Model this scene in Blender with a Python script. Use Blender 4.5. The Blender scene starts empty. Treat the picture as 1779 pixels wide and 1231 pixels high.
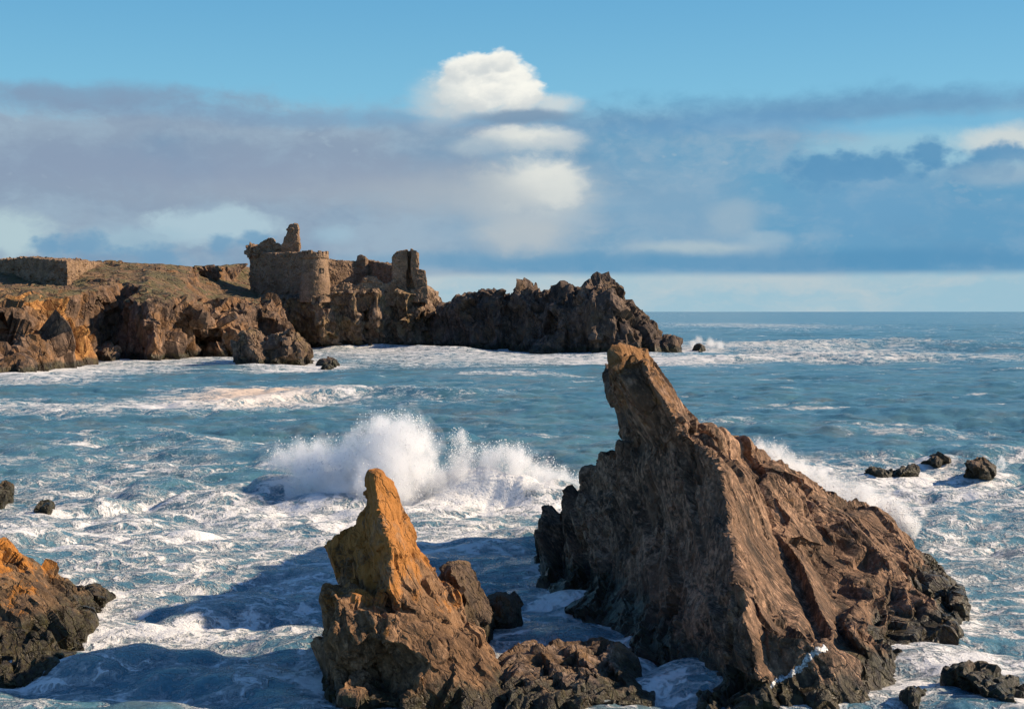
import bpy, bmesh, math, time
import numpy as np
from mathutils import Vector
from mathutils.geometry import delaunay_2d_cdt

T0 = time.time()
sc = bpy.context.scene
COL = sc.collection
H, F, CX, HY = 14.0, 2470.0, 889.5, 541.0      # camera height, focal length and centre in photo pixels, horizon row
RNG = np.random.default_rng(7)

def at(px, py, D):
    return np.array(((px-CX)*D/F, D, H-(py-HY)*D/F))
def wl(py):                                     # distance of the water line seen at row py
    return H*F/(py-HY)

SUN = np.array((0.87, 0.09, 0.49)); SUN /= np.linalg.norm(SUN)

# ------------------------------------------------------------------ numpy noise
def _h(ix, iy, iz, seed):
    h = (ix.astype(np.int64)*374761393 + iy.astype(np.int64)*668265263 + iz.astype(np.int64)*2147483647 + seed*974634777) & 0xFFFFFFFF
    h = ((h ^ (h >> 13))*1274126177) & 0xFFFFFFFF
    h = ((h ^ (h >> 16))*2246822519) & 0xFFFFFFFF
    return (h ^ (h >> 15)) & 0xFFFFFFFF
def rnd(ix, iy, iz, seed):
    return _h(ix, iy, iz, seed)/4294967295.0
def perlin(p, seed=0):
    i = np.floor(p).astype(np.int64); f = p-i
    u = f*f*f*(f*(f*6-15)+10)
    out = 0
    for dx in (0, 1):
        for dy in (0, 1):
            for dz in (0, 1):
                h = _h(i[:, 0]+dx, i[:, 1]+dy, i[:, 2]+dz, seed)
                g = ((h & 1023)/511.5-1, ((h >> 10) & 1023)/511.5-1, ((h >> 20) & 1023)/511.5-1)
                d = g[0]*(f[:, 0]-dx)+g[1]*(f[:, 1]-dy)+g[2]*(f[:, 2]-dz)
                w = (u[:, 0] if dx else 1-u[:, 0])*(u[:, 1] if dy else 1-u[:, 1])*(u[:, 2] if dz else 1-u[:, 2])
                out = out + d*w
    return out
def fbm(p, octv=5, seed=0, gain=0.5, lac=2.03, ridged=False):
    out = 0; a = 1.0; tot = 0
    for o in range(octv):
        n = perlin(p*lac**o + o*17.3, seed+o)
        if ridged: n = 0.5-np.abs(n)*1.6
        out = out+a*n; tot += a; a *= gain
    return out/tot
def voro(p, seed=0):
    i = np.floor(p).astype(np.int64)
    n = len(p)
    f1 = np.full(n, 9.0); f2 = np.full(n, 9.0)
    idc = np.zeros((n, 3), np.int64); vec = np.zeros((n, 3))
    for dx in (-1, 0, 1):
        for dy in (-1, 0, 1):
            for dz in (-1, 0, 1):
                c = i+np.array((dx, dy, dz))
                q = np.stack([c[:, k]+0.1+0.8*rnd(c[:, 0], c[:, 1], c[:, 2], seed+11*k) for k in range(3)], 1)
                v = p-q; d = (v*v).sum(1)
                m = d < f1
                f2 = np.where(m, f1, np.minimum(f2, d))
                f1 = np.where(m, d, f1)
                idc[m] = c[m]; vec[m] = v[m]
    return np.sqrt(f1), np.sqrt(f2), idc, vec
def blocks(p, seed, tilt=0.8):
    """fractured rock: every cell gets its own level and its own tilted face"""
    f1, f2, c, v = voro(p, seed)
    r = [rnd(c[:, 0], c[:, 1], c[:, 2], seed+50+k)-0.5 for k in range(4)]
    lev = r[0] + tilt*(v[:, 0]*r[1]+v[:, 1]*r[2]+v[:, 2]*r[3])*2
    crack = np.clip(1-(f2-f1)/0.10, 0, 1)
    return lev, crack
def frame(along, normal):
    a = np.array(along, float); a /= np.linalg.norm(a)
    n = np.array(normal, float); n -= a*(n@a); n /= np.linalg.norm(n)
    return np.stack([a, np.cross(n, a), n], 1)   # columns

# ------------------------------------------------------------------ mesh helpers
def np_mesh(name, co, faces):
    me = bpy.data.meshes.new(name)
    faces = np.asarray(faces); k = faces.shape[1]
    me.vertices.add(len(co)); me.vertices.foreach_set('co', np.asarray(co, np.float32).ravel())
    me.loops.add(faces.size); me.loops.foreach_set('vertex_index', faces.astype(np.int32).ravel())
    me.polygons.add(len(faces))
    me.polygons.foreach_set('loop_start', np.arange(0, faces.size, k, dtype=np.int32))
    me.polygons.foreach_set('loop_total', np.full(len(faces), k, np.int32))
    me.update(calc_edges=True); me.validate()
    return me
def co_of(me):
    a = np.empty(len(me.vertices)*3, np.float32); me.vertices.foreach_get('co', a); return a.reshape(-1, 3).astype(float)
def no_of(me):
    a = np.empty(len(me.vertices)*3, np.float32); me.vertex_normals.foreach_get('vector', a); return a.reshape(-1, 3).astype(float)
def set_co(me, co):
    me.vertices.foreach_set('co', np.asarray(co, np.float32).ravel()); me.update()
def smooth(me, on=True):
    me.polygons.foreach_set('use_smooth', np.full(len(me.polygons), on)); me.update()
def link(name, me, mat=None, parent=None):
    o = bpy.data.objects.new(name, me); COL.objects.link(o)
    if mat: me.materials.append(mat)
    if parent: o.parent = parent
    return o
def tag(o, label=None, cat=None, group=None, kind=None):
    if label: o['label'] = label
    if cat: o['category'] = cat
    if group: o['group'] = group
    if kind: o['kind'] = kind
    return o
def empty(name, loc=(0, 0, 0)):
    o = bpy.data.objects.new(name, None); COL.objects.link(o); o.location = loc; o.empty_display_size = 0.3
    return o
def remesh(bm, voxel, cut=None):
    """close, union and voxelise the pieces of a bmesh"""
    me = bpy.data.meshes.new('tmp'); bm.to_mesh(me); bm.free()
    o = bpy.data.objects.new('tmp', me); COL.objects.link(o)
    co = None
    if cut:
        cm = bpy.data.meshes.new('cut'); cut.to_mesh(cm); cut.free()
        co = bpy.data.objects.new('cut', cm); COL.objects.link(co)
        b = o.modifiers.new('b', 'BOOLEAN'); b.object = co; b.operation = 'DIFFERENCE'; b.solver = 'EXACT'; b.use_self = True
    m = o.modifiers.new('r', 'REMESH'); m.mode = 'VOXEL'; m.voxel_size = voxel
    dg = bpy.context.evaluated_depsgraph_get()
    out = bpy.data.meshes.new_from_object(o.evaluated_get(dg), depsgraph=dg)
    bpy.data.objects.remove(o); bpy.data.meshes.remove(me)
    if co: bpy.data.objects.remove(co)
    return out
def biggest(me):
    """keep the largest connected piece"""
    bm = bmesh.new(); bm.from_mesh(me); seen = set(); best = []
    for v in bm.verts:
        if v in seen: continue
        st, isl = [v], [v]; seen.add(v)
        while st:
            for e in st.pop().link_edges:
                for o in e.verts:
                    if o not in seen: seen.add(o); st.append(o); isl.append(o)
        if len(isl) > len(best): best = isl
    keep = set(best)
    bmesh.ops.delete(bm, geom=[v for v in bm.verts if v not in keep], context='VERTS')
    bm.to_mesh(me); bm.free(); return me
def relief(bm, outline, pts=(), lines=(), Dback=None, drop=3.0):
    """closed rock hull: front surface through control points (px, py, distance), back surface behind it.
    D 'w' in the outline = on the water line there; the foot is carried below the water"""
    V, D, E, n0 = [], [], [], 0
    extra = []
    for (x, y, d) in outline:
        if d == 'w':
            d = wl(y); extra.append((x, y, d)); y = HY+(H+drop)*F/d
        V.append((x, y)); D.append(d)
    n0 = len(V)
    face = list(range(n0))
    mx = sum(v[0] for v in V)/n0
    extra = [(x+(1.5 if x < mx else -1.5), y, d) for x, y, d in extra]      # off the outline's own edges
    for (x, y, d) in list(pts)+extra:
        V.append((x, y)); D.append(d)
    for ln in lines:
        b = len(V)
        for (x, y, d) in ln: V.append((x, y)); D.append(d)
        E += [(b+i, b+i+1) for i in range(len(ln)-1)]
    for it in range(8):                           # no inner edge may join two outline points: split those
        r = delaunay_2d_cdt([Vector(v) for v in V], E, [face], 1, 1e-4)
        nv, tris, orig = r[0], r[2], r[3]
        oi = [min([k for k in o if k < n0], default=-1) for o in orig]
        cnt = {}
        for t in tris:
            for k in range(3):
                e = tuple(sorted((t[k], t[(k+1) % 3]))); cnt[e] = cnt.get(e, 0)+1
        bad = [e for e, c in cnt.items() if c == 2 and oi[e[0]] >= 0 and oi[e[1]] >= 0]
        if not bad: break
        for a, b in bad:
            V.append(((nv[a][0]+nv[b][0])/2, (nv[a][1]+nv[b][1])/2)); D.append((D[oi[a]]+D[oi[b]])/2)
    else: print('relief: diagonals left', len(bad))
    if any(not o for o in orig): print('relief: crossing lines', [tuple(nv[i]) for i, o in enumerate(orig) if not o])
    D = np.array(D); P = np.array(V)
    if Dback is None: Dback = D.max()+4
    fr, bk = [], []
    for i, v in enumerate(nv):
        if orig[i]: o = orig[i][0]; d = D[o]; isout = any(k < n0 for k in orig[i])
        else:
            w = 1/((P-np.array(v))**2).sum(1).clip(1e-3)**1.5; d = (w*D).sum()/w.sum(); isout = False
        p = bm.verts.new(at(v[0], v[1], d)); fr.append(p)
        bk.append(p if isout else bm.verts.new(at(v[0], v[1], max(Dback, d+1))))
    for t in tris:                                # triangles come counter-clockwise with y downwards: front faces are reversed
        bm.faces.new([fr[i] for i in reversed(t)])
        if any(bk[i] is not fr[i] for i in t):
            bm.faces.new([bk[i] for i in t])
        else:                                     # a triangle of outline points only: give it a back of its own
            c = bm.verts.new(sum(((bk[i].co) for i in t), Vector())/3 + Vector((0, 1.0, 0)))
            for k in range(3): bm.faces.new([bk[t[k]], bk[t[(k+1) % 3]], c])
def chisel(me, ratio, ang=18):
    if ratio < 1:
        o = bpy.data.objects.new('tmp', me); COL.objects.link(o)
        m = o.modifiers.new('d', 'DECIMATE'); m.ratio = ratio
        dg = bpy.context.evaluated_depsgraph_get()
        out = bpy.data.meshes.new_from_object(o.evaluated_get(dg), depsgraph=dg)
        bpy.data.objects.remove(o); bpy.data.meshes.remove(me); me = out
    smooth(me); me.set_sharp_from_angle(angle=math.radians(ang))
    return me
def rough(me, fr, big, amp_big, mid, amp_mid, fine, amp_fine, stretch=3.0, seed=1, crack=0.12, lump=None, alump=0, saw=(), flat=0.0, zflat=0.0, dec=0.3, calm=()):
    co = co_of(me); no = no_of(me)
    if lump:
        n3 = np.stack([fbm(co/lump, 3, seed+70+k) for k in range(3)], 1)
        co = co+n3*alump
    q = co@fr
    lay = q[:, 2].copy()
    q[:, 0] /= stretch; q[:, 2] *= 1.25
    w = np.stack([fbm(q/(big*1.5), 3, seed+90+k) for k in range(3)], 1)*big*0.7
    l1, c1 = blocks((q+w)/big, seed, 1.8)
    l2, c2 = blocks((q+w*0.4)/mid, seed+3, 1.8)
    f = fbm(q/fine, 5, seed+7, gain=0.6, ridged=True)
    d = amp_big*l1 + amp_mid*l2 + amp_fine*f - crack*(c1*amp_big+c2*amp_mid*1.3)
    for k, (th, am) in enumerate(saw):            # bedding: overlapping sheets, sharp edge on one side
        u = (lay+w[:, 0]*0.8+0.25*th*fbm(q/(th*0.8), 3, seed+30+k))/th
        i = np.floor(u).astype(np.int64); fr_ = u-i
        brk = np.floor(q[:, 0]/(th*4)+rnd(i, i*0, i*0, seed+40)*9).astype(np.int64)
        r = rnd(i, brk, i*0, seed+41+k)
        d = d+am*(np.minimum(fr_, (1-fr_)*6)-0.42)*(0.35+1.3*r)+am*0.7*(r-0.5)
    d = d*(0.45+0.9*np.clip(0.5+1.6*fbm(co/(big*2.2), 2, seed+60), 0, 1))
    for c_, r_, k_ in calm:                      # broad planes that broke clean
        d = d*(1-k_*np.clip(1.4-np.linalg.norm(co-np.array(c_), axis=1)/r_, 0, 1))
    if flat:                                      # turf and scree lie smoother than bare rock
        d = d*(1-flat*np.clip((no[:, 2]-0.35)/0.35, 0, 1)*np.clip((co[:, 2]-zflat)/4, 0, 1))
    co = co+no*d[:, None]
    set_co(me, co)
    return chisel(me, dec)

# ------------------------------------------------------------------ node helper
class NT:
    def __init__(s, tree): s.t = tree; s.t.nodes.clear()
    def n(s, kind, **kw):
        nd = s.t.nodes.new(kind)
        for k, v in kw.items(): setattr(nd, k, v)
        return nd
    def put(s, sock, v):
        if hasattr(v, 'is_output'): s.t.links.new(v, sock)
        elif v is not None:
            if hasattr(sock.default_value, '__len__') and not hasattr(v, '__len__'): v = (v,)*len(sock.default_value)
            if hasattr(sock.default_value, '__len__') and len(sock.default_value) == 4 and len(v) == 3: v = (*v, 1)
            sock.default_value = v
    def m(s, op, a, b=None, c=None, clamp=False):
        nd = s.n('ShaderNodeMath', operation=op, use_clamp=clamp)
        for k, v in enumerate((a, b, c)):
            if v is not None: s.put(nd.inputs[k], v)
        return nd.outputs[0]
    def add(s, a, b): return s.m('ADD', a, b)
    def sub(s, a, b): return s.m('SUBTRACT', a, b)
    def mul(s, a, b): return s.m('MULTIPLY', a, b)
    def v(s, op, a, b=None, scale=None):
        nd = s.n('ShaderNodeVectorMath', operation=op)
        s.put(nd.inputs[0], a)
        if b is not None: s.put(nd.inputs[1], b)
        if scale is not None: s.put(nd.inputs['Scale'], scale)
        return nd.outputs['Value'] if op in ('LENGTH', 'DISTANCE', 'DOT_PRODUCT') else nd.outputs[0]
    def sm(s, x, lo, hi, a=0.0, b=1.0, kind='SMOOTHSTEP'):
        nd = s.n('ShaderNodeMapRange', interpolation_type=kind)
        for k, v in zip((0, 1, 2, 3, 4), (x, lo, hi, a, b)): s.put(nd.inputs[k], v)
        return nd.outputs[0]
    def noise(s, vec, scale, detail=5, rough=0.55, dist=0.0, col=False):
        nd = s.n('ShaderNodeTexNoise')
        s.put(nd.inputs['Vector'], vec); nd.inputs['Scale'].default_value = scale
        nd.inputs['Detail'].default_value = detail; nd.inputs['Roughness'].default_value = rough; nd.inputs['Distortion'].default_value = dist
        return nd.outputs['Color' if col else 'Fac']
    def mix(s, fac, a, b, blend='MIX'):
        nd = s.n('ShaderNodeMix', data_type='RGBA', blend_type=blend)
        s.put(nd.inputs[0], fac); s.put(nd.inputs[6], a); s.put(nd.inputs[7], b)
        return nd.outputs[2]
    def sep(s, vec):
        nd = s.n('ShaderNodeSeparateXYZ'); s.put(nd.inputs[0], vec); return nd.outputs
    def comb(s, x, y, z):
        nd = s.n('ShaderNodeCombineXYZ')
        for k, v in enumerate((x, y, z)): s.put(nd.inputs[k], v)
        return nd.outputs[0]
    def bump(s, h, strength, dist, normal=None):
        nd = s.n('ShaderNodeBump'); nd.inputs['Strength'].default_value = strength; nd.inputs['Distance'].default_value = dist
        s.put(nd.inputs['Height'], h)
        if normal: s.put(nd.inputs['Normal'], normal)
        return nd.outputs[0]
def material(name):
    m = bpy.data.materials.new(name); m.use_nodes = True
    return m, NT(m.node_tree)
def lin(r, g, b):
    return tuple((c/255/12.92 if c/255 < 0.04045 else ((c/255+0.055)/1.055)**2.4) for c in (r, g, b))

def rock_mat(name, dark, mid, light, lichen, lichen_amt, fr, s=1.0, wet=1.2, grass=None, ochre=None, bump=1.0, lichen_z=None):
    """s = metres per feature unit"""
    m, N = material(name)
    pos = N.n('ShaderNodeNewGeometry').outputs['Position']
    nor = N.n('ShaderNodeNewGeometry').outputs['Normal']
    # strata coordinates: project on the frame, squeeze the along axis
    q = N.comb(N.mul(N.v('DOT_PRODUCT', pos, tuple(fr[:, 0])), 0.6), N.v('DOT_PRODUCT', pos, tuple(fr[:, 1])), N.v('DOT_PRODUCT', pos, tuple(fr[:, 2])))
    n1 = N.noise(q, 0.7/s, 7, 0.66)
    n2 = N.noise(q, 4.2/s, 7, 0.7)
    n3 = N.noise(pos, 0.25/s, 5, 0.6, 0.5)
    n4 = N.noise(pos, 13/s, 5, 0.72)
    c = N.mix(N.sm(n1, 0.35, 0.66), dark, mid)
    c = N.mix(N.sm(N.add(N.mul(n2, 0.7), N.mul(n3, 0.4)), 0.50, 0.72), c, light)
    c = N.mix(N.sm(n4, 0.48, 0.7, 0, 0.6), c, dark)
    z = N.sep(pos)[2]
    lz = N.add(N.mul(N.noise(pos, 0.7/s, 6, 0.65), 1.0), N.mul(N.sub(n4, 0.5), 0.35))
    if lichen_z: lz = N.add(lz, N.sm(z, lichen_z[0], lichen_z[1], -0.18, 0.12, 'LINEAR'))
    c = N.mix(N.mul(N.sm(lz, 0.47, 0.60), lichen_amt), c, lichen)
    if ochre:   # colour of one stretch of rock: centre x, y, radius
        d = N.v('DISTANCE', pos, ochre[0])
        k = N.mul(N.sm(N.add(N.m('DIVIDE', d, ochre[1]), N.mul(N.sub(n3, 0.5), 1.4)), 0.7, 1.05, 1, 0), 0.9)
        c = N.mix(k, c, N.mix(N.sm(n2, 0.4, 0.62), ochre[2], ochre[3]))
    rgh = 0.9
    if grass:
        g = N.mul(N.sm(N.add(N.sep(nor)[2], N.mul(N.sub(n3, 0.5), 0.7)), 0.62, 0.8), N.sm(z, grass[0], grass[0]+4))
        gc = N.mix(N.sm(N.noise(pos, 0.08, 6, 0.65), 0.42, 0.58), grass[1], grass[2])
        gc = N.mix(N.sm(n4, 0.45, 0.7, 0, 0.6), gc, grass[3])
        c = N.mix(g, c, gc)
    # tide line: wet black weed below
    wz = N.add(z, N.mul(N.sub(N.noise(pos, 0.9/s, 5, 0.6), 0.5), wet*1.7))
    wk = N.sm(wz, wet*0.55, wet*1.15, 1, 0)
    weed = N.mix(N.sm(n2, 0.4, 0.65), (0.012, 0.010, 0.007), (0.032, 0.036, 0.012))
    c = N.mix(N.mul(wk, 0.88), c, weed)
    b = N.n('ShaderNodeBsdfPrincipled')
    N.put(b.inputs['Base Color'], c)
    N.put(b.inputs['Roughness'], N.sm(wk, 0, 1, rgh, 0.42, 'LINEAR'))
    b.inputs['Specular IOR Level'].default_value = 0.3
    def facets(sc_, seed_):
        vq = N.v('ADD', N.v('SCALE', q, scale=sc_), N.v('SCALE', N.noise(q, 2.0*sc_, 2, 0.5, 0, True), scale=0.35))
        vv = N.n('ShaderNodeTexVoronoi', feature='F1'); N.put(vv.inputs['Vector'], N.v('ADD', vq, (seed_, 0, 0))); vv.inputs['Scale'].default_value = 1.0
        return N.v('DOT_PRODUCT', N.v('SUBTRACT', N.v('ADD', vq, (seed_, 0, 0)), vv.outputs['Position']), N.v('SUBTRACT', vv.outputs['Color'], (0.5,)*3))
    hgt = N.add(N.mul(facets(1.1/s, 0.0), 1.3), N.mul(facets(3.2/s, 7.7), 0.55))
    hgt = N.add(hgt, N.add(N.mul(N.noise(q, 1.6/s, 8, 0.62), 0.45), N.add(N.mul(N.noise(q, 6/s, 6, 0.6), 0.25), N.mul(n4, 0.14))))
    vo = N.n('ShaderNodeTexVoronoi', feature='DISTANCE_TO_EDGE'); N.put(vo.inputs['Vector'], N.v('ADD', q, N.v('SCALE', N.noise(pos, 1.0/s, 4, 0.6, 0, True), scale=0.9*s))); vo.inputs['Scale'].default_value = 0.9/s
    hgt = N.add(hgt, N.mul(N.sm(vo.outputs['Distance'], 0, 0.06), 0.25))
    N.put(b.inputs['Normal'], N.bump(hgt, 0.9*bump, 0.42*s))
    o = N.n('ShaderNodeOutputMaterial'); N.t.links.new(b.outputs[0], o.inputs[0])
    return m

# ------------------------------------------------------------------ rock materials
FR_BIG = frame((0.42, -0.42, -0.80), (0.75, -0.3, 0.55))
FR_SMALL = frame((0.45, -0.2, -0.85), (0.6, -0.6, 0.4))
FR_CLIFF = frame((0.15, -0.15, -1.0), (0.8, -0.6, 0.1))
M_BIG = rock_mat('brown_schist', (0.042, 0.028, 0.018), (0.20, 0.116, 0.068), (0.50, 0.30, 0.185), (0.32, 0.145, 0.035), 0.5, FR_BIG, 1.0, 1.25, lichen_z=(7, 13))
M_SMALL = rock_mat('lichen_rock', (0.075, 0.042, 0.022), (0.23, 0.125, 0.058), (0.38, 0.22, 0.12), (0.42, 0.165, 0.03), 0.75, FR_SMALL, 0.8, 0.9, lichen_z=(1.6, 5.0))
M_SHORE = rock_mat('shore_rock_lichen', (0.06, 0.038, 0.022), (0.20, 0.12, 0.06), (0.34, 0.21, 0.12), (0.44, 0.17, 0.025), 0.85, FR_SMALL, 0.8, 1.6, lichen_z=(1.2, 3.4))
M_SLAB = rock_mat('slab_rock', (0.055, 0.036, 0.024), (0.17, 0.11, 0.07), (0.34, 0.24, 0.18), (0.25, 0.13, 0.04), 0.35, FR_SMALL, 0.7, 0.8)
M_WET = rock_mat('wet_rock', (0.045, 0.033, 0.024), (0.11, 0.075, 0.05), (0.2, 0.13, 0.09), (0.14, 0.09, 0.03), 0.3, FR_SMALL, 0.7, 1.4)
M_CLIFF = rock_mat('cliff_rock', (0.05, 0.034, 0.025), (0.155, 0.095, 0.06), (0.34, 0.215, 0.14), (0.26, 0.125, 0.04), 0.5, FR_CLIFF, 5.0, 2.2,
                   grass=(14, (0.115, 0.095, 0.045), (0.19, 0.115, 0.062), (0.07, 0.05, 0.028)),
                   ochre=(tuple(at(90, 560, 380)), 17.0, (0.26, 0.11, 0.03), (0.48, 0.24, 0.07)), bump=1.0)
M_CRAG = rock_mat('crag_rock', (0.06, 0.042, 0.03), (0.20, 0.13, 0.085), (0.42, 0.28, 0.185), (0.22, 0.145, 0.05), 0.45, FR_CLIFF, 5.0, 2.2)
M_PROM = rock_mat('promontory_rock', (0.045, 0.033, 0.027), (0.10, 0.07, 0.054), (0.23, 0.16, 0.12), (0.15, 0.09, 0.04), 0.4, FR_CLIFF, 5.0, 2.4)
def rock(name, bm, mat, vox, fr, rp, label=None, cat='rock', parent=None, group=None, kind=None):
    me = rough(remesh(bm, vox), fr, **rp)
    o = link(name, me, mat, parent)
    if label: tag(o, label, cat, group, kind)
    return o

# ================================================================== the big pyramid rock
bm = bmesh.new()
out = [(1082,617,66),(1097,621,66),(1120,631,66),(1133,643,65.8),(1146,659,65.8),(1172,692,66),(1208,734,66.5),(1238,745,67.5),(1269,759,69),(1295,772,69.5),
       (1310,792,70),(1334,806,71),(1385,831,72),(1433,860,73),(1463,881,74),(1498,881,75.5),(1517,885,76),(1530,900,76),(1545,924,75.5),(1571,941,75),(1601,965,74),(1631,989,73),
       (1664,1014,71.5),(1678,1034,'w'),(1640,1034,'w'),(1655,1080,'w'),(1686,1116,'w'),(1640,1140,'w'),(1588,1166,'w'),(1545,1196,'w'),(1500,1222,'w'),
       (1460,1440,45),(1310,1440,45),(1225,1245,'w'),(1205,1192,'w'),(1187,1166,'w'),(1146,1150,'w'),(1105,1131,'w'),(1069,1092,'w'),(992,1060,'w'),(958,1036,'w'),(936,1000,'w'),
       (927,969,78.5),(920,931,80),(936,908,79.5),(972,879,78.5),(992,867,78),(1022,851,77),(1028,849,76.5),(1022,828,76.5),(1024,812,76),(1038,795,75),(1059,780,73),(1077,777,72),(1086,767,71.5),
       (1082,736,70.5),(1077,710,70),(1069,697,69.5),(1060,659,68.5),(1059,644,68)]
lines = [
 [(1110,636,66.2),(1130,660,65),(1163,716,64.4),(1187,752,63.8),(1216,775,63),(1252,820,61.5),(1258,851,60.5),(1271,887,59),(1268,928,58),(1278,954,57),(1296,995,55.3),(1312,1036,54)],
 [(1215,760,67.2),(1262,800,67.8),(1300,825,68)],
 [(1322,850,67.3),(1341,919,65.2),(1366,974,62.8),(1392,1029,60),(1425,1110,55.6)],
 [(1359,934,62.8),(1392,978,60.6),(1418,1033,58),(1449,1102,54.8)],
 [(1403,960,65.2),(1436,1007,63),(1455,1062,60),(1464,1098,57.6)],
 [(1340,850,66.2),(1372,890,65),(1398,930,64.3)],
 [(1380,865,69.5),(1412,905,68),(1440,950,66.5)],
 [(1400,860,70),(1440,885,69),(1473,900,68),(1510,945,67),(1542,981,65.8),(1580,1020,64.2),(1623,1055,62.6),(1664,1102,60.5)],
 [(1480,895,73.2),(1530,945,72.6),(1570,990,71),(1610,1030,68.8)],
 [(1505,905,74),(1560,955,73),(1620,1000,71)],
 [(1465,985,64.8),(1500,1040,61.5),(1540,1090,58.8),(1575,1130,57)],
 [(1500,985,66.3),(1545,1040,63),(1590,1090,60.6)],
 [(1340,1090,51.6),(1390,1120,50.9),(1420,1125,51.4)],
 [(1480,1100,54.2),(1540,1120,54.6)],
]
pts = [(1078,660,67.5),(1095,690,67.0),(1090,640,66.9),(1100,720,67.6),(1120,800,67.6),(1075,850,71.5),(1040,880,74),(1170,850,64.6),(1140,900,66.8),(1000,930,75.5),(1060,960,70.8),(1210,930,60.6),(1170,1000,60.8),(1100,1030,66.2),(1020,1000,72.3),
       (1240,1010,57.6),(1200,1080,57.2),(1285,1075,52.9),(1262,1110,53.2),(1300,1120,51.6),(1330,1150,51),(1270,1180,51.7),(1360,1200,50.3),(1440,1150,51.2),(1440,1200,50.2),(1500,1170,52.4),(1240,880,60.6),
       (1330,1000,58.2),(1300,900,61.4),(1350,1060,55.4),(1290,840,64.5),(1150,780,66.2),(1440,930,66.6),(1500,1140,54.5),(1590,1120,59),(1640,1100,61.2)]
relief(bm, out, pts, lines, Dback=86)
rock('pyramid_rock', bm, M_BIG, 0.095, FR_BIG, dict(big=2.6, amp_big=0.3, mid=0.8, amp_mid=0.12, fine=1.0, amp_fine=0.06, stretch=4.0, seed=5, crack=0.10, lump=4.0, alump=0.3, saw=((1.9, 0.6), (0.6, 0.2)), dec=0.3, calm=((at(1305,930,60.5), 3.4, .7), (at(1350,1010,59), 3.2, .7), (at(1395,1075,56.6), 2.2, .7), (at(1425,1020,60.5), 2.0, .6), (at(1100,850,67), 7, .3))),
     'huge brown pyramid shaped sea rock with a leaning finger peak, its left face in shadow')

# ================================================================== the small lichen covered rock tower
root = empty('rock_tower', at(700, 1231, 51))
tag(root, 'orange lichen covered rock tower with a horn shaped spire, nearest in the foreground', 'rock')
bm = bmesh.new()
out = [(641,818,54.3),(654,816,54.2),(668,824,54.2),(683,836,54.4),(692,853,54.5),(699,874,54.6),(709,902,54.8),(719,928,55),(725,953,55),(732,965,55.2),(752,985,55.5),(771,1002,55.7),(789,1011,55.8),(801,1024,55.8),(805,1048,55.4),(811,1075,54.8),(832,1103,53.6),
       (820,1118,52.6),(780,1110,52.2),(740,1110,51.8),(700,1085,51.9),(685,1060,52.1),(650,1040,53.2),(620,1024,54.5),(582,1014,56.2),(579,995,56.6),(569,973,56.9),(559,945,57.2),(590,928,56.6),(614,910,56.2),(634,878,55.6),(639,862,55.1),(637,831,54.8)]
lines = [[(649,826,53.8),(655,860,53.5),(663,906,53),(673,937,52.6),(681,961,52.3),(675,1000,52),(676,1024,51.7)],
         [(700,960,53.2),(712,1010,52.8),(730,1060,52.2)],[(735,985,54.4),(752,1030,53.9),(775,1075,53)]]
pts = [(600,970,55.4),(640,960,53.9),(620,1000,54.6),(650,1010,53.2),(690,1040,51.8),(770,1030,54.3),(790,1050,54.2)]
relief(bm, out, pts, lines, Dback=58.5)
rp = dict(big=1.6, amp_big=0.2, mid=0.55, amp_mid=0.09, fine=0.6, amp_fine=0.03, stretch=2.2, seed=21, crack=0.15, lump=2.6, alump=0.15, saw=((1.1, 0.14), (0.4, 0.06)), dec=0.3, calm=((at(655,845,54.2), 1.6, .7),))
rock('spire', bm, M_SMALL, 0.065, FR_SMALL, rp, parent=None).name = 'spire'
sp = bpy.data.objects['spire']
bm = bmesh.new()
out = [(565,1014,53.4),(580,1018,53),(620,1030,52.6),(660,1046,52.2),(700,1068,52),(760,1085,52),(800,1090,53),(832,1103,53.8),(846,1118,53.8),(862,1142,53.5),(872,1165,53),(880,1200,51.2),(880,1420,46),
       (570,1420,46),(579,1213,'w'),(566,1174,52.2),(555,1142,53),(547,1109,53.6),(562,1104,53.2),(560,1063,53.5),(560,1032,53.6)]
lines = [[(576,1030,51.6),(590,1045,51.2),(655,1062,50.9),(720,1092,50.9),(790,1112,51.4)],
         [(578,1100,50.7),(640,1108,50.3),(700,1118,50.2),(745,1150,50),(790,1168,50.4)],
         [(600,1130,50.5),(625,1160,51.4),(660,1180,51.6),(690,1160,51.2),(685,1128,51.0),(650,1115,50.7)]]
pts = [(585,1080,51.0),(620,1080,50.6),(660,1090,50.6),(720,1180,49.4),(700,1220,49),(640,1215,49.2),(600,1215,49.4),(800,1190,50.2),(850,1180,51),(830,1140,52),(580,1160,51.2),(560,1130,52.4),(655,1145,51.8),(750,1125,50.6)]
relief(bm, out, pts, lines, Dback=57)
rock('base', bm, M_SMALL, 0.065, FR_SMALL, dict(rp, seed=33, amp_big=0.2))
for nm in ('spire', 'base'):
    o = bpy.data.objects[nm]; o.parent = root; o.matrix_parent_inverse = root.matrix_basis.inverted()

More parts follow.
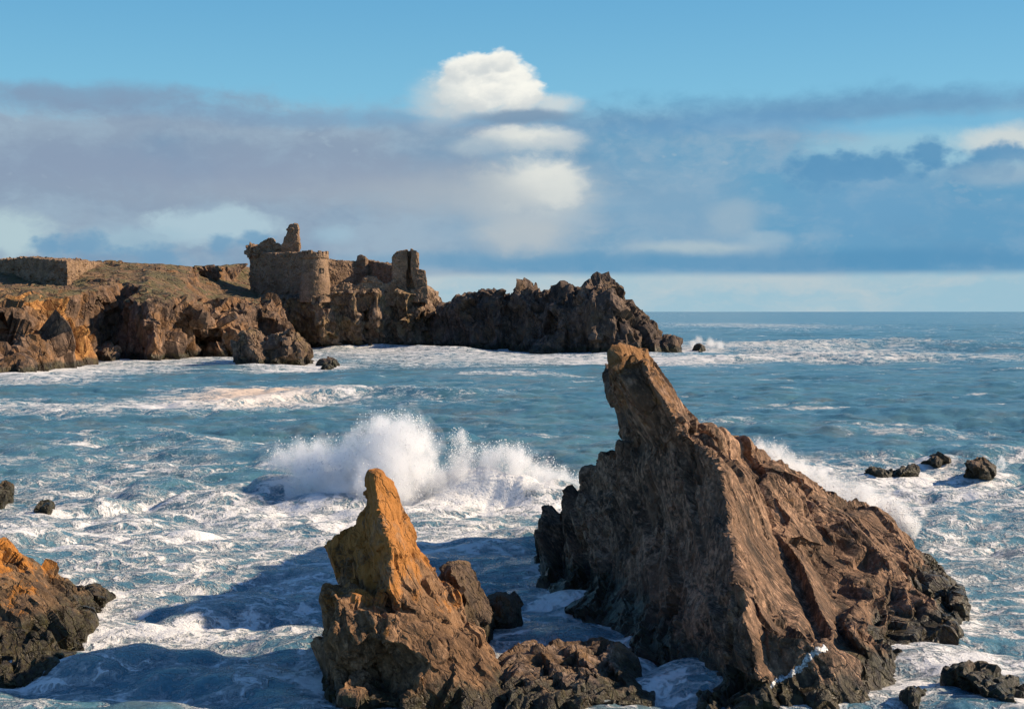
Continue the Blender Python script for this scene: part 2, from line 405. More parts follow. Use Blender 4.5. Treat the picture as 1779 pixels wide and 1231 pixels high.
# companions behind and beside it
bm = bmesh.new()
relief(bm, [(760,1000,60),(764,992,60),(775,979,60),(795,975,60),(815,981,60.3),(827,1004,60.3),(831,1032,60.3),(842,1048,60),(862,1070,60),(874,1095,'w'),(868,1112,'w'),(850,1130,'w'),(800,1130,'w'),(760,1090,'w')],
       [(790,1000,58),(810,1040,57.6),(830,1080,58),(800,1080,57)], [], 64)
rock('boulder', bm, M_WET, 0.08, FR_SMALL, dict(rp, seed=41), 'rounded dark brown rock shoulder right behind the orange horn shaped rock tower')
bm = bmesh.new()
relief(bm, [(844,1048,61.5),(860,1036,61.5),(874,1028,61.5),(890,1040,61.5),(897,1063,61.6),(905,1088,'w'),(898,1102,'w'),(870,1104,'w'),(846,1096,'w')],
       [(872,1050,60),(885,1075,60),(865,1080,60)], [], 64.5)
rock('boulder', bm, M_WET, 0.08, FR_SMALL, dict(rp, seed=43, alump=0.02, saw=(), amp_big=0.3), 'small pointed dark rock in the channel between the rock tower and the pyramid rock')

# ledge of slabs along the bottom edge
bm = bmesh.new()
relief(bm, [(862,1165,53.4),(866,1146,54),(893,1127,54.6),(925,1114,55),(952,1126,55),(968,1115,55.3),(1008,1118,55.6),(1043,1109,56),(1074,1114,56),(1094,1130,55.8),(1108,1158,55),(1112,1177,54.4),(1130,1173,54),(1149,1185,53.6),(1160,1205,'w'),(1180,1420,46),(860,1420,46)],
       [(890,1200,50.4),(960,1210,50),(1010,1215,49.8),(1060,1215,50),(1110,1215,50.6),(1010,1165,52)],
       [[(880,1158,53),(905,1165,52.2),(930,1195,50.9)],[(930,1140,54.2),(945,1165,53.4),(965,1185,52)],[(945,1135,53.4),(975,1175,51.6),(985,1200,50.6)],
        [(975,1128,54.6),(1000,1150,53.8),(1030,1175,52.8)],[(1005,1128,53.8),(1030,1165,52.2),(1040,1180,51.6)],
        [(1042,1140,54.8),(1075,1180,53),(1130,1220,51)],[(1060,1150,53.4),(1100,1200,51.2),(1120,1225,50.4)],[(880,1185,51.6),(940,1190,50.8),(990,1205,50.3),(1005,1225,49.6)]], 59)
rock('rock_ledge', bm, M_SLAB, 0.065, FR_SMALL, dict(rp, seed=51, amp_big=0.12, amp_mid=0.06, crack=0.05, stretch=5, alump=0.05, saw=((0.7, 0.22), (0.25, 0.07)), dec=0.2), 'low ledge of tilted brown slabs along the bottom edge, right of the rock tower')

# left edge rock and its neighbour
bm = bmesh.new()
relief(bm, [(-260,860,66),(-120,890,65),(0,962,64),(27,980,64),(58,992,64.2),(85,996,64.6),(107,1008,64.8),(130,1022,65),(152,1034,65),(159,1061,'w'),(157,1092,'w'),(143,1134,'w'),(94,1141,'w'),(96,1150,'w'),(81,1172,'w'),(45,1179,'w'),(0,1178,'w'),(-260,1178,'w')],
       [(0,1080,58.2),(-60,1060,58),(-150,1000,60),(120,1080,61.5),(60,1140,56.6),(0,1150,55.6),(-100,1120,57)],
       [[(-60,960,61.8),(20,1010,60.6),(60,1040,60),(100,1060,60.8),(130,1100,61)],[(60,1000,63),(110,1040,62.6)]], 72)
rock('shore_rock', bm, M_SHORE, 0.08, FR_SMALL, dict(rp, seed=61, amp_big=0.5, big=1.4), 'sloping orange and brown shore rock cut by the left edge of the view')
bm = bmesh.new()
relief(bm, [(136,1024,67),(157,1012,67),(179,1020,67),(196,1036,67),(201,1050,'w'),(182,1062,'w'),(156,1060,'w'),(140,1054,'w')], [(165,1035,65.4),(182,1042,65.4)], [], 69.5)
rock('boulder', bm, M_WET, 0.08, FR_SMALL, dict(rp, seed=67, amp_big=0.25), 'small round dark rock touching the right end of the orange shore rock')

def sea_rock(out, pts, Dback, seed, label, vox=0.12, lines=(), mat=None, k=1.0, name='sea_rock', group=None):
    bm = bmesh.new(); relief(bm, out, pts, lines, Dback)
    return rock(name, bm, mat or M_WET, vox, FR_SMALL, dict(big=1.3*k, amp_big=0.34*k, mid=0.5*k, amp_mid=0.14*k, fine=0.6*k, amp_fine=0.1*k, stretch=2.0, seed=seed, crack=0.3), label, 'rock', group=group)
sea_rock([(-30,830,106),(0,837,106),(12,842,106),(19,862,'w'),(2,873,'w'),(-30,874,'w')], [(-5,855,104)], 109, 71, 'dark rock cut by the left edge, above the orange shore rock')
sea_rock([(60,878,100),(72,873,100),(90,873,100),(108,884,'w'),(96,893,'w'),(66,894,'w')], [(84,880,98.4)], 102, 73, 'low dark rock awash in foam near the left edge')
sea_rock([(1489,828,'w'),(1500,818,119),(1527,811,119),(1550,817,119),(1570,812,119),(1594,812,119),(1600,822,'w'),(1560,834,'w'),(1520,834,'w')], [(1528,820,117.4),(1570,820,117.6)], 122, 75, 'low flat wet rock, leftmost of the three offshore rocks at right')
sea_rock([(1592,812,'w'),(1596,801,125),(1612,799,125),(1627,789,125),(1646,798,125),(1652,812,'w'),(1630,818,'w')], [(1625,805,122.6)], 128, 77, 'jagged dark rock, middle of the three offshore rocks at right')
sea_rock([(1668,826,'w'),(1673,802,119),(1695,795,119),(1714,799,119),(1726,813,119),(1738,826,'w'),(1724,834,'w'),(1690,832,'w')], [(1698,812,116.4),(1716,820,116.4)], 122, 79, 'domed dark rock, rightmost of the three offshore rocks at right')
sea_rock([(1655,1196,'w'),(1654,1172,52.8),(1664,1160,52.8),(1683,1152,52.8),(1709,1158,52.8),(1728,1172,52.4),(1745,1182,52),(1770,1190,52),(1800,1200,52),(1840,1215,'w'),(1840,1440,45.5),(1600,1440,45.5),(1618,1224,'w')],
         [(1690,1182,50.6),(1720,1205,49.8),(1760,1215,49.6),(1650,1215,50)], 56, 81, 'black weedy boulder reef in the bottom right corner', 0.08)
sea_rock([(1556,1222,'w'),(1568,1204,51),(1576,1196,51),(1590,1193,51),(1606,1205,51),(1622,1228,'w'),(1622,1440,46),(1540,1440,46)], [(1588,1208,49.6)], 53.5, 83, 'small black wet stone at the bottom edge, left of the weedy boulder reef', 0.07, k=0.6)

# a runnel of white water down the crevice in its lower right flank
def runnel(target, pts, width):
    from mathutils.bvhtree import BVHTree
    bv = BVHTree.FromObject(target, bpy.context.evaluated_depsgraph_get())
    P = np.array(pts, float); bm = bmesh.new()
    for k in np.linspace(0, len(P)-1.001, 700):
        i = int(k); p = P[i]*(1-(k-i))+P[i+1]*(k-i)
        p = p+np.array((2.6*math.sin(k*9.1)+RNG.normal()*2.2, 1.6*math.sin(k*14.3)+RNG.normal()*1.8))
        d = Vector(at(p[0], p[1], 1)-np.array((0, 0, H))).normalized()
        loc, n, _, _ = bv.ray_cast(Vector((0, 0, H)), d)
        if loc is None: continue
        r = width*(0.6+0.4*RNG.random())*(1.25-0.1*k)
        for v in bmesh.ops.create_icosphere(bm, subdivisions=1, radius=r)['verts']:
            v.co = loc+v.co-n*(v.co.dot(n)*0.7)
    me = biggest(remesh(bm, 0.025)); co = co_of(me)
    set_co(me, co+no_of(me)*(0.04*fbm(co/0.12, 3, 5))[:, None]); smooth(me)
    m, N = material('running_white_water')
    b = N.n('ShaderNodeBsdfPrincipled'); pos = N.n('ShaderNodeNewGeometry').outputs['Position']
    N.put(b.inputs['Base Color'], N.mix(N.sm(N.noise(pos, 7, 5, 0.65), 0.4, 0.6), (0.10, 0.11, 0.12), (0.5, 0.52, 0.54))); b.inputs['Roughness'].default_value = 0.4
    o = N.n('ShaderNodeOutputMaterial'); N.t.links.new(b.outputs[0], o.inputs[0])
    tag(link('water_runnel', me, m), 'thin white runnel of water in the crevice low on the pyramid rock', 'runnel')
runnel(bpy.data.objects['pyramid_rock'], [(1449,1119),(1428,1126),(1408,1137),(1396,1156),(1378,1168),(1352,1180),(1334,1196)], 0.075)

# ================================================================== the far coast
bm = bmesh.new()
out = [(-420,470,540),(-200,462,530),(-60,456,525),(0,455,522),(60,455,520),(125,456,518),(180,457,520),(260,462,525),(330,465,545),(400,464,580),(432,463,600),(455,475,610),(470,500,612),(480,520,612),
       (482,540,560),(492,560,470),(505,585,456),(520,606,448),(524,616,'w'),(470,617,'w'),(420,618,'w'),(400,616,'w'),(376,619,'w'),(345,617,'w'),(325,619,'w'),(300,622,'w'),(265,627,'w'),(210,622,'w'),(165,623,'w'),(150,632,'w'),(120,636,'w'),(70,642,'w'),(30,650,'w'),(10,652,'w'),(-60,655,'w'),(-420,660,'w')]
pts = [(0,560,348),(60,600,342),(-100,560,370),(-200,500,430),(150,480,490),(180,480,490),(200,470,505),(265,545,405),(267,600,398),(330,560,430),(327,600,432),(345,585,462),(368,585,450),(215,540,440),(190,580,442),(235,580,425),(240,480,490),(280,480,500),
       (300,500,470),(320,505,478),(350,505,520),(400,520,530),(430,500,575),(345,478,560),(400,490,575),(440,525,545),(385,570,446),(402,592,443),(430,570,456),(455,600,458),(330,530,437),(290,560,418),(300,590,418),(455,560,462),(480,590,458),(360,520,505),
       (420,560,454),(285,530,422),(240,560,414),(110,600,366),(40,530,372),(115,540,398),(90,570,372),(140,600,388),(10,600,345)]
lines = [[(-200,500,470),(0,492,470),(60,497,468),(118,500,464)],
         [(-200,520,410),(0,512,392),(60,505,398),(110,507,408),(160,503,425)],
         [(215,490,455),(250,497,437),(300,513,427),(335,535,428),(352,548,425),(362,575,426)],
         [(372,530,475),(400,525,470),(432,527,466),(460,540,462),(488,562,458)],
         [(372,520,520),(405,515,530),(440,518,540),(466,530,545)]]
relief(bm, out, pts, lines, 680, drop=6)
o = rock('headland', bm, M_CLIFF, 0.75, FR_CLIFF, dict(big=13, amp_big=2.6, mid=4.5, amp_mid=1.5, fine=5, amp_fine=0.5, stretch=2.0, dec=0.4, seed=101, crack=0.2, lump=22, alump=2.6, saw=((9, 1.8), (3.2, 0.8)), flat=0.8, zflat=15),
         'grassy headland with ochre and brown cliffs at the far left', 'headland', kind='structure')

bm = bmesh.new()
out = [(380,540,590),(420,520,590),(430,504,578),(480,500,580),(530,504,580),(575,500,580),(640,496,580),(690,492,580),(742,496,570),(757,508,568),(771,531,566),(790,570,560),(800,601,'w'),(740,604,'w'),(700,605,'w'),(650,605,'w'),(600,605,'w'),(560,605,'w'),(520,604,'w'),(470,602,'w'),(380,601,'w')]
lines = [[(432,516,556),(480,518,545),(528,518,533),(548,514,530.5),(572,510,533),(600,505,537),(640,502,538),(690,502,540),(740,512,544)],
         [(556,530,529),(562,560,529),(572,598,538)],[(596,520,541),(600,560,540),(606,590,545)],
         [(612,510,534),(618,550,533),(612,595,543)],[(640,515,545),(640,560,546),(636,590,548)],
         [(655,510,537),(652,550,536),(660,590,543)],[(680,500,545),(684,550,547),(684,590,550)],
         [(702,510,538),(706,550,540),(712,590,545)],[(738,525,546),(742,570,550)]]
pts = [(450,560,556),(500,560,545),(540,560,537),(510,590,550),(760,560,556),(725,560,548)]
relief(bm, out, pts, lines, 600, drop=6)
rock('castle_crag', bm, M_CRAG, 0.7, FR_CLIFF, dict(big=9, amp_big=1.4, mid=3.2, amp_mid=1.4, fine=4, amp_fine=0.5, stretch=1.8, dec=0.4, seed=111, crack=0.2, lump=12, alump=1.2, saw=((7, 1.0), (2.6, 0.6)), flat=0.7, zflat=14),
     'sheer sea crag that carries the ruined castle', 'rock')

bm = bmesh.new()
out = [(740,580,560),(762,548,548),(769,533,540),(781,533,538),(791,515,536),(805,508,534),(829,507,530),(847,504,528),(872,502,524),(879,513,522),(893,515,520),(896,502,519),(910,498,517),(920,507,515),(930,507,514),(940,519,512),(946,508,511),(963,499,509),(978,496,507),(992,504,505),(1011,502,503),(1027,498,501),(1039,490,500),(1051,489,500),(1063,495,500),(1077,505,500),(1087,530,499),(1105,538,498),(1118,548,497),(1130,560,496),(1137,578,494),(1151,589,492),(1157,582,492),(1165,590,490),(1175,590,490),(1184,602,489),(1193,611,'w'),(1150,612,'w'),(1100,613,'w'),(1040,613,'w'),(980,612,'w'),(930,613,'w'),(840,609,'w'),(780,606,'w'),(740,604,'w')]
lines = [[(870,520,514),(866,560,513),(860,600,511)],[(890,530,520),(892,560,519),(880,600,515)],
         [(1030,510,484),(1034,550,482),(1040,600,480)],[(1060,505,486),(1075,540,484),(1095,570,482),(1110,600,480)]]
pts = [(800,540,525),(830,560,520),(810,590,524),(915,530,508),(940,560,502),(960,530,500),(1000,540,492),(980,580,494),(1010,580,488),(920,590,505),(1130,590,487),(1160,600,487)]
relief(bm, out, pts, lines, 560, drop=6)
rock('rocky_promontory', bm, M_PROM, 0.7, FR_CLIFF, dict(big=8, amp_big=1.9, mid=3.0, amp_mid=0.9, fine=4, amp_fine=0.5, stretch=1.8, dec=0.4, seed=121, crack=0.2, lump=9, alump=1.8, saw=((6, 1.2), (2.4, 0.5))),
     'dark jagged rock promontory running out to sea right of the castle', 'rock')

def far_rock(out, pts, Db, seed, label, vox=0.5, lines=(), mat=None, name='sea_rock'):
    bm = bmesh.new(); relief(bm, out, pts, lines, Db, drop=5)
    return rock(name, bm, mat or M_PROM, vox, FR_CLIFF, dict(big=4.5, amp_big=1.4, mid=1.8, amp_mid=0.7, fine=2.2, amp_fine=0.5, stretch=2.0, seed=seed, crack=0.3), label, 'rock')
far_rock([(414,634,'w'),(416,600,371),(424,583,371),(440,573,371),(452,582,372),(462,596,372),(468,590,374),(480,582,374),(505,577,374),(518,586,374),(532,604,373),(546,628,'w'),(520,634,'w'),(470,636,'w')],
         [(432,605,364),(520,612,367),(500,600,368)], 392, 131, 'brown twin-topped sea stack standing before the cliffs left of the castle', 0.4,
         [[(440,590,365),(445,615,362),(450,630,362)],[(466,606,371),(472,630,368)],[(488,592,368),(494,620,365)]], M_CRAG, 'sea_stack')
far_rock([(552,638,'w'),(556,629,366),(566,626,366),(574,630,366),(582,629,366),(588,638,'w'),(570,640,'w')], [(570,633,363)], 370, 133, 'tiny black rock in the surf just right of the twin-topped sea stack', 0.3)
far_rock([(1209,611,'w'),(1213,606,497),(1219,605,497),(1228,611,'w'),(1218,613,'w')], [(1218,609,492)], 502, 135, 'tiny black rock off the seaward tip of the promontory', 0.4)
far_rock([(18,651,'w'),(22,626,330),(45,617,334),(75,620,340),(100,628,350),(112,637,'w'),(60,645,'w'),(30,651,'w')], [(40,632,318),(70,632,330)], 380, 137, 'brown boulders heaped at the foot of the ochre cliff, far left', 0.5, (), M_CLIFF, 'boulder_heap')
far_rock([(168,628,'w'),(176,600,408),(182,594,408),(200,608,408),(225,622,'w'),(200,629,'w')], [(185,612,400)], 425, 139, 'low brown reef at the mouth of the dark gully in the cliffs', 0.5, (), M_CRAG)

print('rocks', round(time.time()-T0, 1))

# ================================================================== the ruined castle
FR_WALL = frame((0.8, -0.6, 0.0), (0.0, 0.0, 1.0))
M_STONE = rock_mat('castle_masonry', (0.11, 0.07, 0.045), (0.235, 0.15, 0.095), (0.38, 0.25, 0.16), (0.24, 0.15, 0.06), 0.25, FR_WALL, 1.6, 1.0, bump=0.4)
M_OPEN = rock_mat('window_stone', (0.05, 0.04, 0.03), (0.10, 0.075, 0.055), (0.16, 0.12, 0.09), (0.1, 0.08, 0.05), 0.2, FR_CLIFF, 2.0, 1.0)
def prism(bm, cs):
    """closed block on a footprint of corners (px, top row, bottom row, distance)"""
    t = [bm.verts.new(at(c[0], c[1], c[3])) for c in cs]; b = [bm.verts.new(at(c[0], c[2], c[3])) for c in cs]
    n = len(cs); fs = [bm.faces.new(t), bm.faces.new(b[::-1])]
    for i in range(n): fs.append(bm.faces.new([t[i], b[i], b[(i+1) % n], t[(i+1) % n]]))
    bmesh.ops.recalc_face_normals(bm, faces=fs)
def wall(bm, pts, thick):
    P = [at(p[0], p[1], p[3]) for p in pts]; Q = [at(p[0], p[2], p[3]) for p in pts]
    d = P[-1][:2]-P[0][:2]; n = np.array((-d[1], d[0], 0))/np.linalg.norm(d)
    if n[1] < 0: n = -n
    V = [[bm.verts.new(x) for x in (P[i], Q[i], Q[i]+n*thick, P[i]+n*thick)] for i in range(len(P))]
    fs = [bm.faces.new(V[0]), bm.faces.new(V[-1][::-1])]
    for a, b in zip(V[:-1], V[1:]):
        for k in range(4): fs.append(bm.faces.new([a[k], b[k], b[(k+1) % 4], a[(k+1) % 4]]))
    bmesh.ops.recalc_face_normals(bm, faces=fs)
def lathe(bm, c, prof, seg=40):
    rings = []
    for r, z in prof:
        rings.append([bm.verts.new((c[0]+r*math.cos(2*math.pi*k/seg), c[1]+r*math.sin(2*math.pi*k/seg), z)) for k in range(seg)])
    fs = [bm.faces.new(rings[0]), bm.faces.new(rings[-1][::-1])]
    for a, b in zip(rings[:-1], rings[1:]):
        for k in range(seg): fs.append(bm.faces.new([a[k], a[(k+1) % seg], b[(k+1) % seg], b[k]]))
    bmesh.ops.recalc_face_normals(bm, faces=fs)
def zrow(py, D): return H-(py-HY)*D/F
CASTLE = empty('ruined_castle', at(500, 520, 550))
tag(CASTLE, 'roofless ruined stone castle with a round corner tower on top of the sea crag', 'castle')
def under(o, root):
    o.parent = root; o.matrix_parent_inverse = root.matrix_basis.inverted(); return o
def masonry(name, bm, seed, parent, vox=0.28, amp=0.45, cut=None, mat=None):
    me = rough(remesh(bm, vox, cut), FR_CLIFF, big=3.2, amp_big=amp, mid=1.2, amp_mid=amp*0.6, fine=1.0, amp_fine=amp*0.5, stretch=0.8, seed=seed, crack=0.15, lump=4, alump=amp*0.5, dec=0.6)
    return under(link(name, me, mat or M_STONE), parent)
bm = bmesh.new()
wall(bm, [(433,437,535,566),(448,436,535,562.5),(462,438,535,559),(485,440,535,553),(505,438,535,549),(519,438,535,545.5),(534,438,535,542)], 4.5)
masonry('curtain_wall', bm, 201, CASTLE, amp=0.3)
bm = bmesh.new(); c = at(438, 440, 566)
lathe(bm, (c[0], c[1]), [(2.5, zrow(427, 566)), (2.5, zrow(436, 566)), (1.4, zrow(446, 566)), (1.0, zrow(450, 566))], 20)
masonry('corner_turret', bm, 203, CASTLE, amp=0.6)
bm = bmesh.new(); c = at(548, 440, 538); tc = c
lathe(bm, (c[0], c[1]), [(5.0, zrow(442, 538)), (5.0, zrow(448, 538)), (4.5, zrow(450, 538)), (4.7, zrow(455, 538)), (5.1, zrow(475, 538)), (5.8, zrow(500, 538)), (6.2, zrow(525, 538))], 48)
tower = masonry('round_tower', bm, 205, CASTLE, amp=0.09, vox=0.25)
me0 = None
for k in range(16):                                   # battlements
    a = 2*math.pi*k/16+0.1
    if k in (6, 9): continue
    hgt = (1.9, 2.1, 1.3, 2.0, 1.7)[k % 5]
    b = bmesh.new(); M = bmesh.ops.create_cube(b, size=1)['verts']
    for v in M:
        x, y, z = v.co.x*1.0, v.co.y*1.25, v.co.z*hgt
        v.co = (tc[0]+(4.5+x)*math.cos(a)-y*math.sin(a), tc[1]+(4.5+x)*math.sin(a)+y*math.cos(a), zrow(443, 538)+z+hgt/2-0.5)
    bmesh.ops.bevel(b, geom=list(b.edges), offset=0.12, segments=1, affect='EDGES')
    me = bpy.data.meshes.new('merlon'); b.to_mesh(me); b.free()
    under(link('merlon', me, M_STONE), tower)
def window(px, py, D, w, h, parent, nx, ny, dep=0.5):
    """stone surround with a deep dark opening; nx, ny = outward direction"""
    p = at(px, py, D); n = np.array((nx, ny, 0.0)); n /= np.linalg.norm(n); t = np.array((-n[1], n[0], 0)); u = np.array((0, 0, 1.0))
    b = bmesh.new()
    def ring(s, d): return [b.verts.new(p+n*d+t*(w/2+s)*i+u*(h/2+s)*j) for i, j in ((-1, -1), (1, -1), (1, 1), (-1, 1))]
    o0, o1, i1, i0 = ring(0.25, -dep), ring(0.25, 0.18), ring(0, 0.18), ring(0, -dep+0.1)
    for A, B in ((o0, o1), (o1, i1), (i1, i0)):
        for k in range(4): b.faces.new([A[k], A[(k+1) % 4], B[(k+1) % 4], B[k]])
    b.faces.new(i0); b.faces.new(o0)
    bmesh.ops.recalc_face_normals(b, faces=b.faces)
    me = bpy.data.meshes.new('window'); b.to_mesh(me); b.free()
    return under(link('window', me, M_OPEN), parent)
def on_tower(deg, py, r):
    a = math.radians(deg); p = (tc[0]+r*math.cos(a), tc[1]+r*math.sin(a))
    return p
for deg, py, r, w, h in ((-52, 470, 5.05, 0.9, 1.5), (-100, 462, 4.9, 0.8, 1.1), (-75, 483, 5.3, 0.6, 0.9)):
    x, y = on_tower(deg, py, r)
    D = y; px = CX+x*F/D
    window(px, py, D, w, h, tower, math.cos(math.radians(deg)), math.sin(math.radians(deg)), 1.0)
bm = bmesh.new()
wall(bm, [(440,430,445,562),(449,426,445,562),(456,420,445,562),(462,416,445,562),(466,413,445,562),(473,415,445,562),(476,420,445,562),(480,424,445,562),(486,425,445,562),(494,427,445,562)], 2.5)
masonry('gable_wall', bm, 207, CASTLE, amp=0.35)
bm = bmesh.new()
wall(bm, [(488,426,445,560),(492,421,445,560),(494,411,445,560),(497,408,445,560),(498.5,400,445,560),(500,391,445,560),(505,388,445,560),(512,388,445,560),(517,390,445,560),(518.5,400,445,560),(519,412,445,560),(520,436,445,560)], 4.0)
masonry('chimney_stack', bm, 209, CASTLE, amp=0.25)
bm = bmesh.new()
wall(bm, [(560,447,512,570),(575,450,512,571.5),(590,452,512,573),(607,453,512,575),(621,453,512,576),(623,444,512,576),(630,442,512,576),(635,445,512,576),(640,451,512,577)], 2.5)
masonry('courtyard_wall', bm, 211, CASTLE, amp=0.2)
bm = bmesh.new()
wall(bm, [(622,450,512,587),(640,452,512,580),(652,455,512,575.5),(665,456,512,570.5),(676,460,512,566),(692,464,512,560)], 2.5)
masonry('courtyard_wall', bm, 213, CASTLE, amp=0.2)
bm = bmesh.new()
wall(bm, [(570,499,530,537),(580,497,530,537.5),(590,493,530,538),(604,491,530,538.5),(612,493,530,539),(620,496,530,539.5),(628,492,530,540),(632,483,530,540),(639,478,530,540.5),(647,480,530,541),(654,482,530,541.5),(657,489,530,541.5),(666,491,530,542),(675,493,530,542.5),(688,487,530,543)], 2.2)
masonry('front_wall', bm, 215, CASTLE, amp=0.35)
bm = bmesh.new()
prism(bm, [(682,446,525,543),(685,440,525,543),(690,436,525,543),(708,434,525,543),(708,434,525,551),(690,436,525,551),(682,446,525,551)])
prism(bm, [(714,432,525,542),(724,434,525,542),(727,440,525,542.5),(727,440,525,550),(714,432,525,550)])
prism(bm, [(706,437,525,546.5),(716,436,525,546.5),(716,436,525,551),(706,437,525,551)])
prism(bm, [(724,468,525,541.5),(733,466,525,541.8),(738,470,525,542),(741,480,525,542),(743,505,528,542),(743,505,528,549),(738,470,525,549),(724,468,525,549)])
cut = bmesh.new(); V = []
for D in (539, 545.5): V.append([cut.verts.new(at(x, y, D)) for x, y in ((706,470),(711,470),(722,502),(706,502))])
fs = [cut.faces.new(V[0]), cut.faces.new(V[1][::-1])]+[cut.faces.new([V[0][k], V[1][k], V[1][(k+1) % 4], V[0][(k+1) % 4]]) for k in range(4)]
bmesh.ops.recalc_face_normals(cut, faces=fs)
gh = masonry('gatehouse', bm, 217, CASTLE, amp=0.2, vox=0.26, cut=cut)
window(729, 493, 541.6, 1.1, 2.2, gh, 0.05, -1, 0.9)
window(692, 452, 543, 0.8, 1.0, gh, 0, -1, 0.8)

WALL = empty('fort_wall', at(70, 495, 475))
tag(WALL, 'long dark stone fort wall on the grassy headland at the far left', 'wall')
bm = bmesh.new()
prism(bm, [(29,446,505,487),(60,448,505,479),(117,453,508,465),(150,453,500,500),(180,458,495,525),(95,452,495,550)])
masonry('bastion', bm, 221, WALL, vox=0.4, amp=0.35)
bm = bmesh.new()
wall(bm, [(-260,452,505,560),(-100,452,505,520),(-20,452,505,499),(0,450,505,494),(31,449,505,486)], 3)
masonry('flank_wall', bm, 223, WALL, vox=0.4, amp=0.4)
print('castle', round(time.time()-T0, 1))

# ================================================================== the sea
def ocean_tile(N, L, wind, wdir, seed, lo, hi, spread=2):
    rng = np.random.default_rng(seed)
    k = 2*np.pi*np.fft.fftfreq(N, L/N); kx, ky = np.meshgrid(k, k, indexing='xy'); kk = np.hypot(kx, ky); kk[0, 0] = 1e-6
    Lw = wind*wind/9.81
    ph = np.exp(-1/(kk*Lw)**2)/kk**4
    cosw = (kx*wdir[0]+ky*wdir[1])/kk
    ph *= np.abs(cosw)**spread*np.where(cosw < 0, 0.15, 1)+0.04
    lam = 2*np.pi/kk
    ph *= (lam < hi)*(lam > lo); ph[0, 0] = 0
    h = np.sqrt(ph)*(rng.normal(size=(N, N))+1j*rng.normal(size=(N, N)))
    z = np.fft.ifft2(h).real; s = 1/z.std()
    dx = np.fft.ifft2(1j*kx/kk*h).real*s; dy = np.fft.ifft2(1j*ky/kk*h).real*s
    z = z*s
    jac = np.gradient(dx, L/N, axis=1)+np.gradient(dy, L/N, axis=0)
    return dict(N=N, L=L, f=np.stack([dx, dy, z, jac], -1))
def sample(t, x, y, rot=0.0):
    c, s = math.cos(rot), math.sin(rot)
    u, v = (c*x+s*y)/t['L']*t['N'], (-s*x+c*y)/t['L']*t['N']
    i, j = np.floor(u).astype(int), np.floor(v).astype(int); a, b = (u-i)[:, None], (v-j)[:, None]
    N = t['N']; f = t['f']
    i0, i1, j0, j1 = i % N, (i+1) % N, j % N, (j+1) % N
    r = f[j0, i0]*(1-a)*(1-b)+f[j0, i1]*a*(1-b)+f[j1, i0]*(1-a)*b+f[j1, i1]*a*b
    return np.stack([c*r[:, 0]-s*r[:, 1], s*r[:, 0]+c*r[:, 1], r[:, 2], r[:, 3]], 1)
rows = [32.0]
while rows[-1] < 1600: rows.append(rows[-1]*1.0034)
while rows[-1] < 90000: rows.append(rows[-1]*1.03)
rows = np.array(rows); NC = 660
s = np.linspace(-1, 1, NC)
Dg = np.repeat(rows, NC); Xg = (s[None, :]*(0.5*rows+26)[:, None]).ravel()
tA = ocean_tile(512, 311.0, 11.0, (-0.25, -0.97), 3, 7, 90, 3)
tB = ocean_tile(512, 87.0, 7.0, (-0.1, -1.0), 5, 0.9, 9, 1.5)
sp_ = 0.0034*Dg
A = sample(tA, Xg, Dg); B = sample(tB, Xg, Dg, 0.45)
def lown(x, y, sc_, seed): return fbm(np.stack([x/sc_, y/sc_, np.zeros_like(x)], 1), 3, seed)
big = 1+1.2*lown(Xg, Dg, 60, 301)
ampA = 0.42*big*np.clip(1.6-sp_/5, 0, 1); ampB = 0.19*np.clip(1.4-sp_/1.1, 0, 1)*(1+1.3*lown(Xg, Dg, 17, 305))
near = np.clip((Dg-45)/60, 0.5, 1)           # sheltered between the rocks
ampA = ampA*near
dz = ampA*A[:, 2]+ampB*B[:, 2]
dX = -1.1*(ampA*A[:, 0]+ampB*B[:, 0]); dY = -1.1*(ampA*A[:, 1]+ampB*B[:, 1])
crest = 1.1*(ampA*A[:, 3]+ampB*B[:, 3])
def ridge(p, hgt, wid, skew=1.0):
    """a breaking swell along a polyline of (px, py) on the water"""
    P = [np.array(((x-CX)*wl(y)/F, wl(y))) for x, y in p]
    best = np.full(len(Xg), 1e9); side = np.zeros(len(Xg)); par = np.zeros(len(Xg)); tot = len(P)-1
    for k, (a, b) in enumerate(zip(P[:-1], P[1:])):
        d = b-a; L = np.hypot(*d); t = np.clip(((Xg-a[0])*d[0]+(Dg-a[1])*d[1])/L**2, 0, 1)
        ex, ey = Xg-a[0]-t*d[0], Dg-a[1]-t*d[1]; r = np.hypot(ex, ey)
        m = r < best; best = np.where(m, r, best); side = np.where(m, ey, side); par = np.where(m, (k+t)/tot, par)
    w = np.where(side < 0, wid/skew, wid*skew)
    return hgt*np.exp(-(best/w)**2)*np.clip(4*par, 0, 1)**.5*np.clip(4*(1-par), 0, 1)**.5
wob = 1+0.5*lown(Xg, Dg, 4, 311)
swell = ridge([(430,862),(560,860),(700,862),(820,866),(930,870),(1030,864)], 2.1, 2.4, 1.7)*wob
swell = swell+ridge([(300,712),(400,706),(520,698),(640,695),(760,697),(930,694)], 1.5, 5, 1.6)*wob
swell = swell+ridge([(-40,790),(200,778),(420,776)], 0.8, 3.2, 1.4)*wob + ridge([(0,900),(250,872),(480,868)], 0.6, 2, 1.3)*wob
swell = swell+ridge([(1380,880),(1560,862),(1800,868)], 0.9, 2.6, 1.3)*wob+ridge([(1100,632),(1400,628),(1800,627)], 2.2, 12, 1.4)*wob+ridge([(1200,608),(1500,604),(1800,606)], 3, 25, 1.4)*wob
swell = swell+ridge([(560,606),(640,604),(760,610),(900,616)], 1.6, 8)*wob
dz = dz+swell
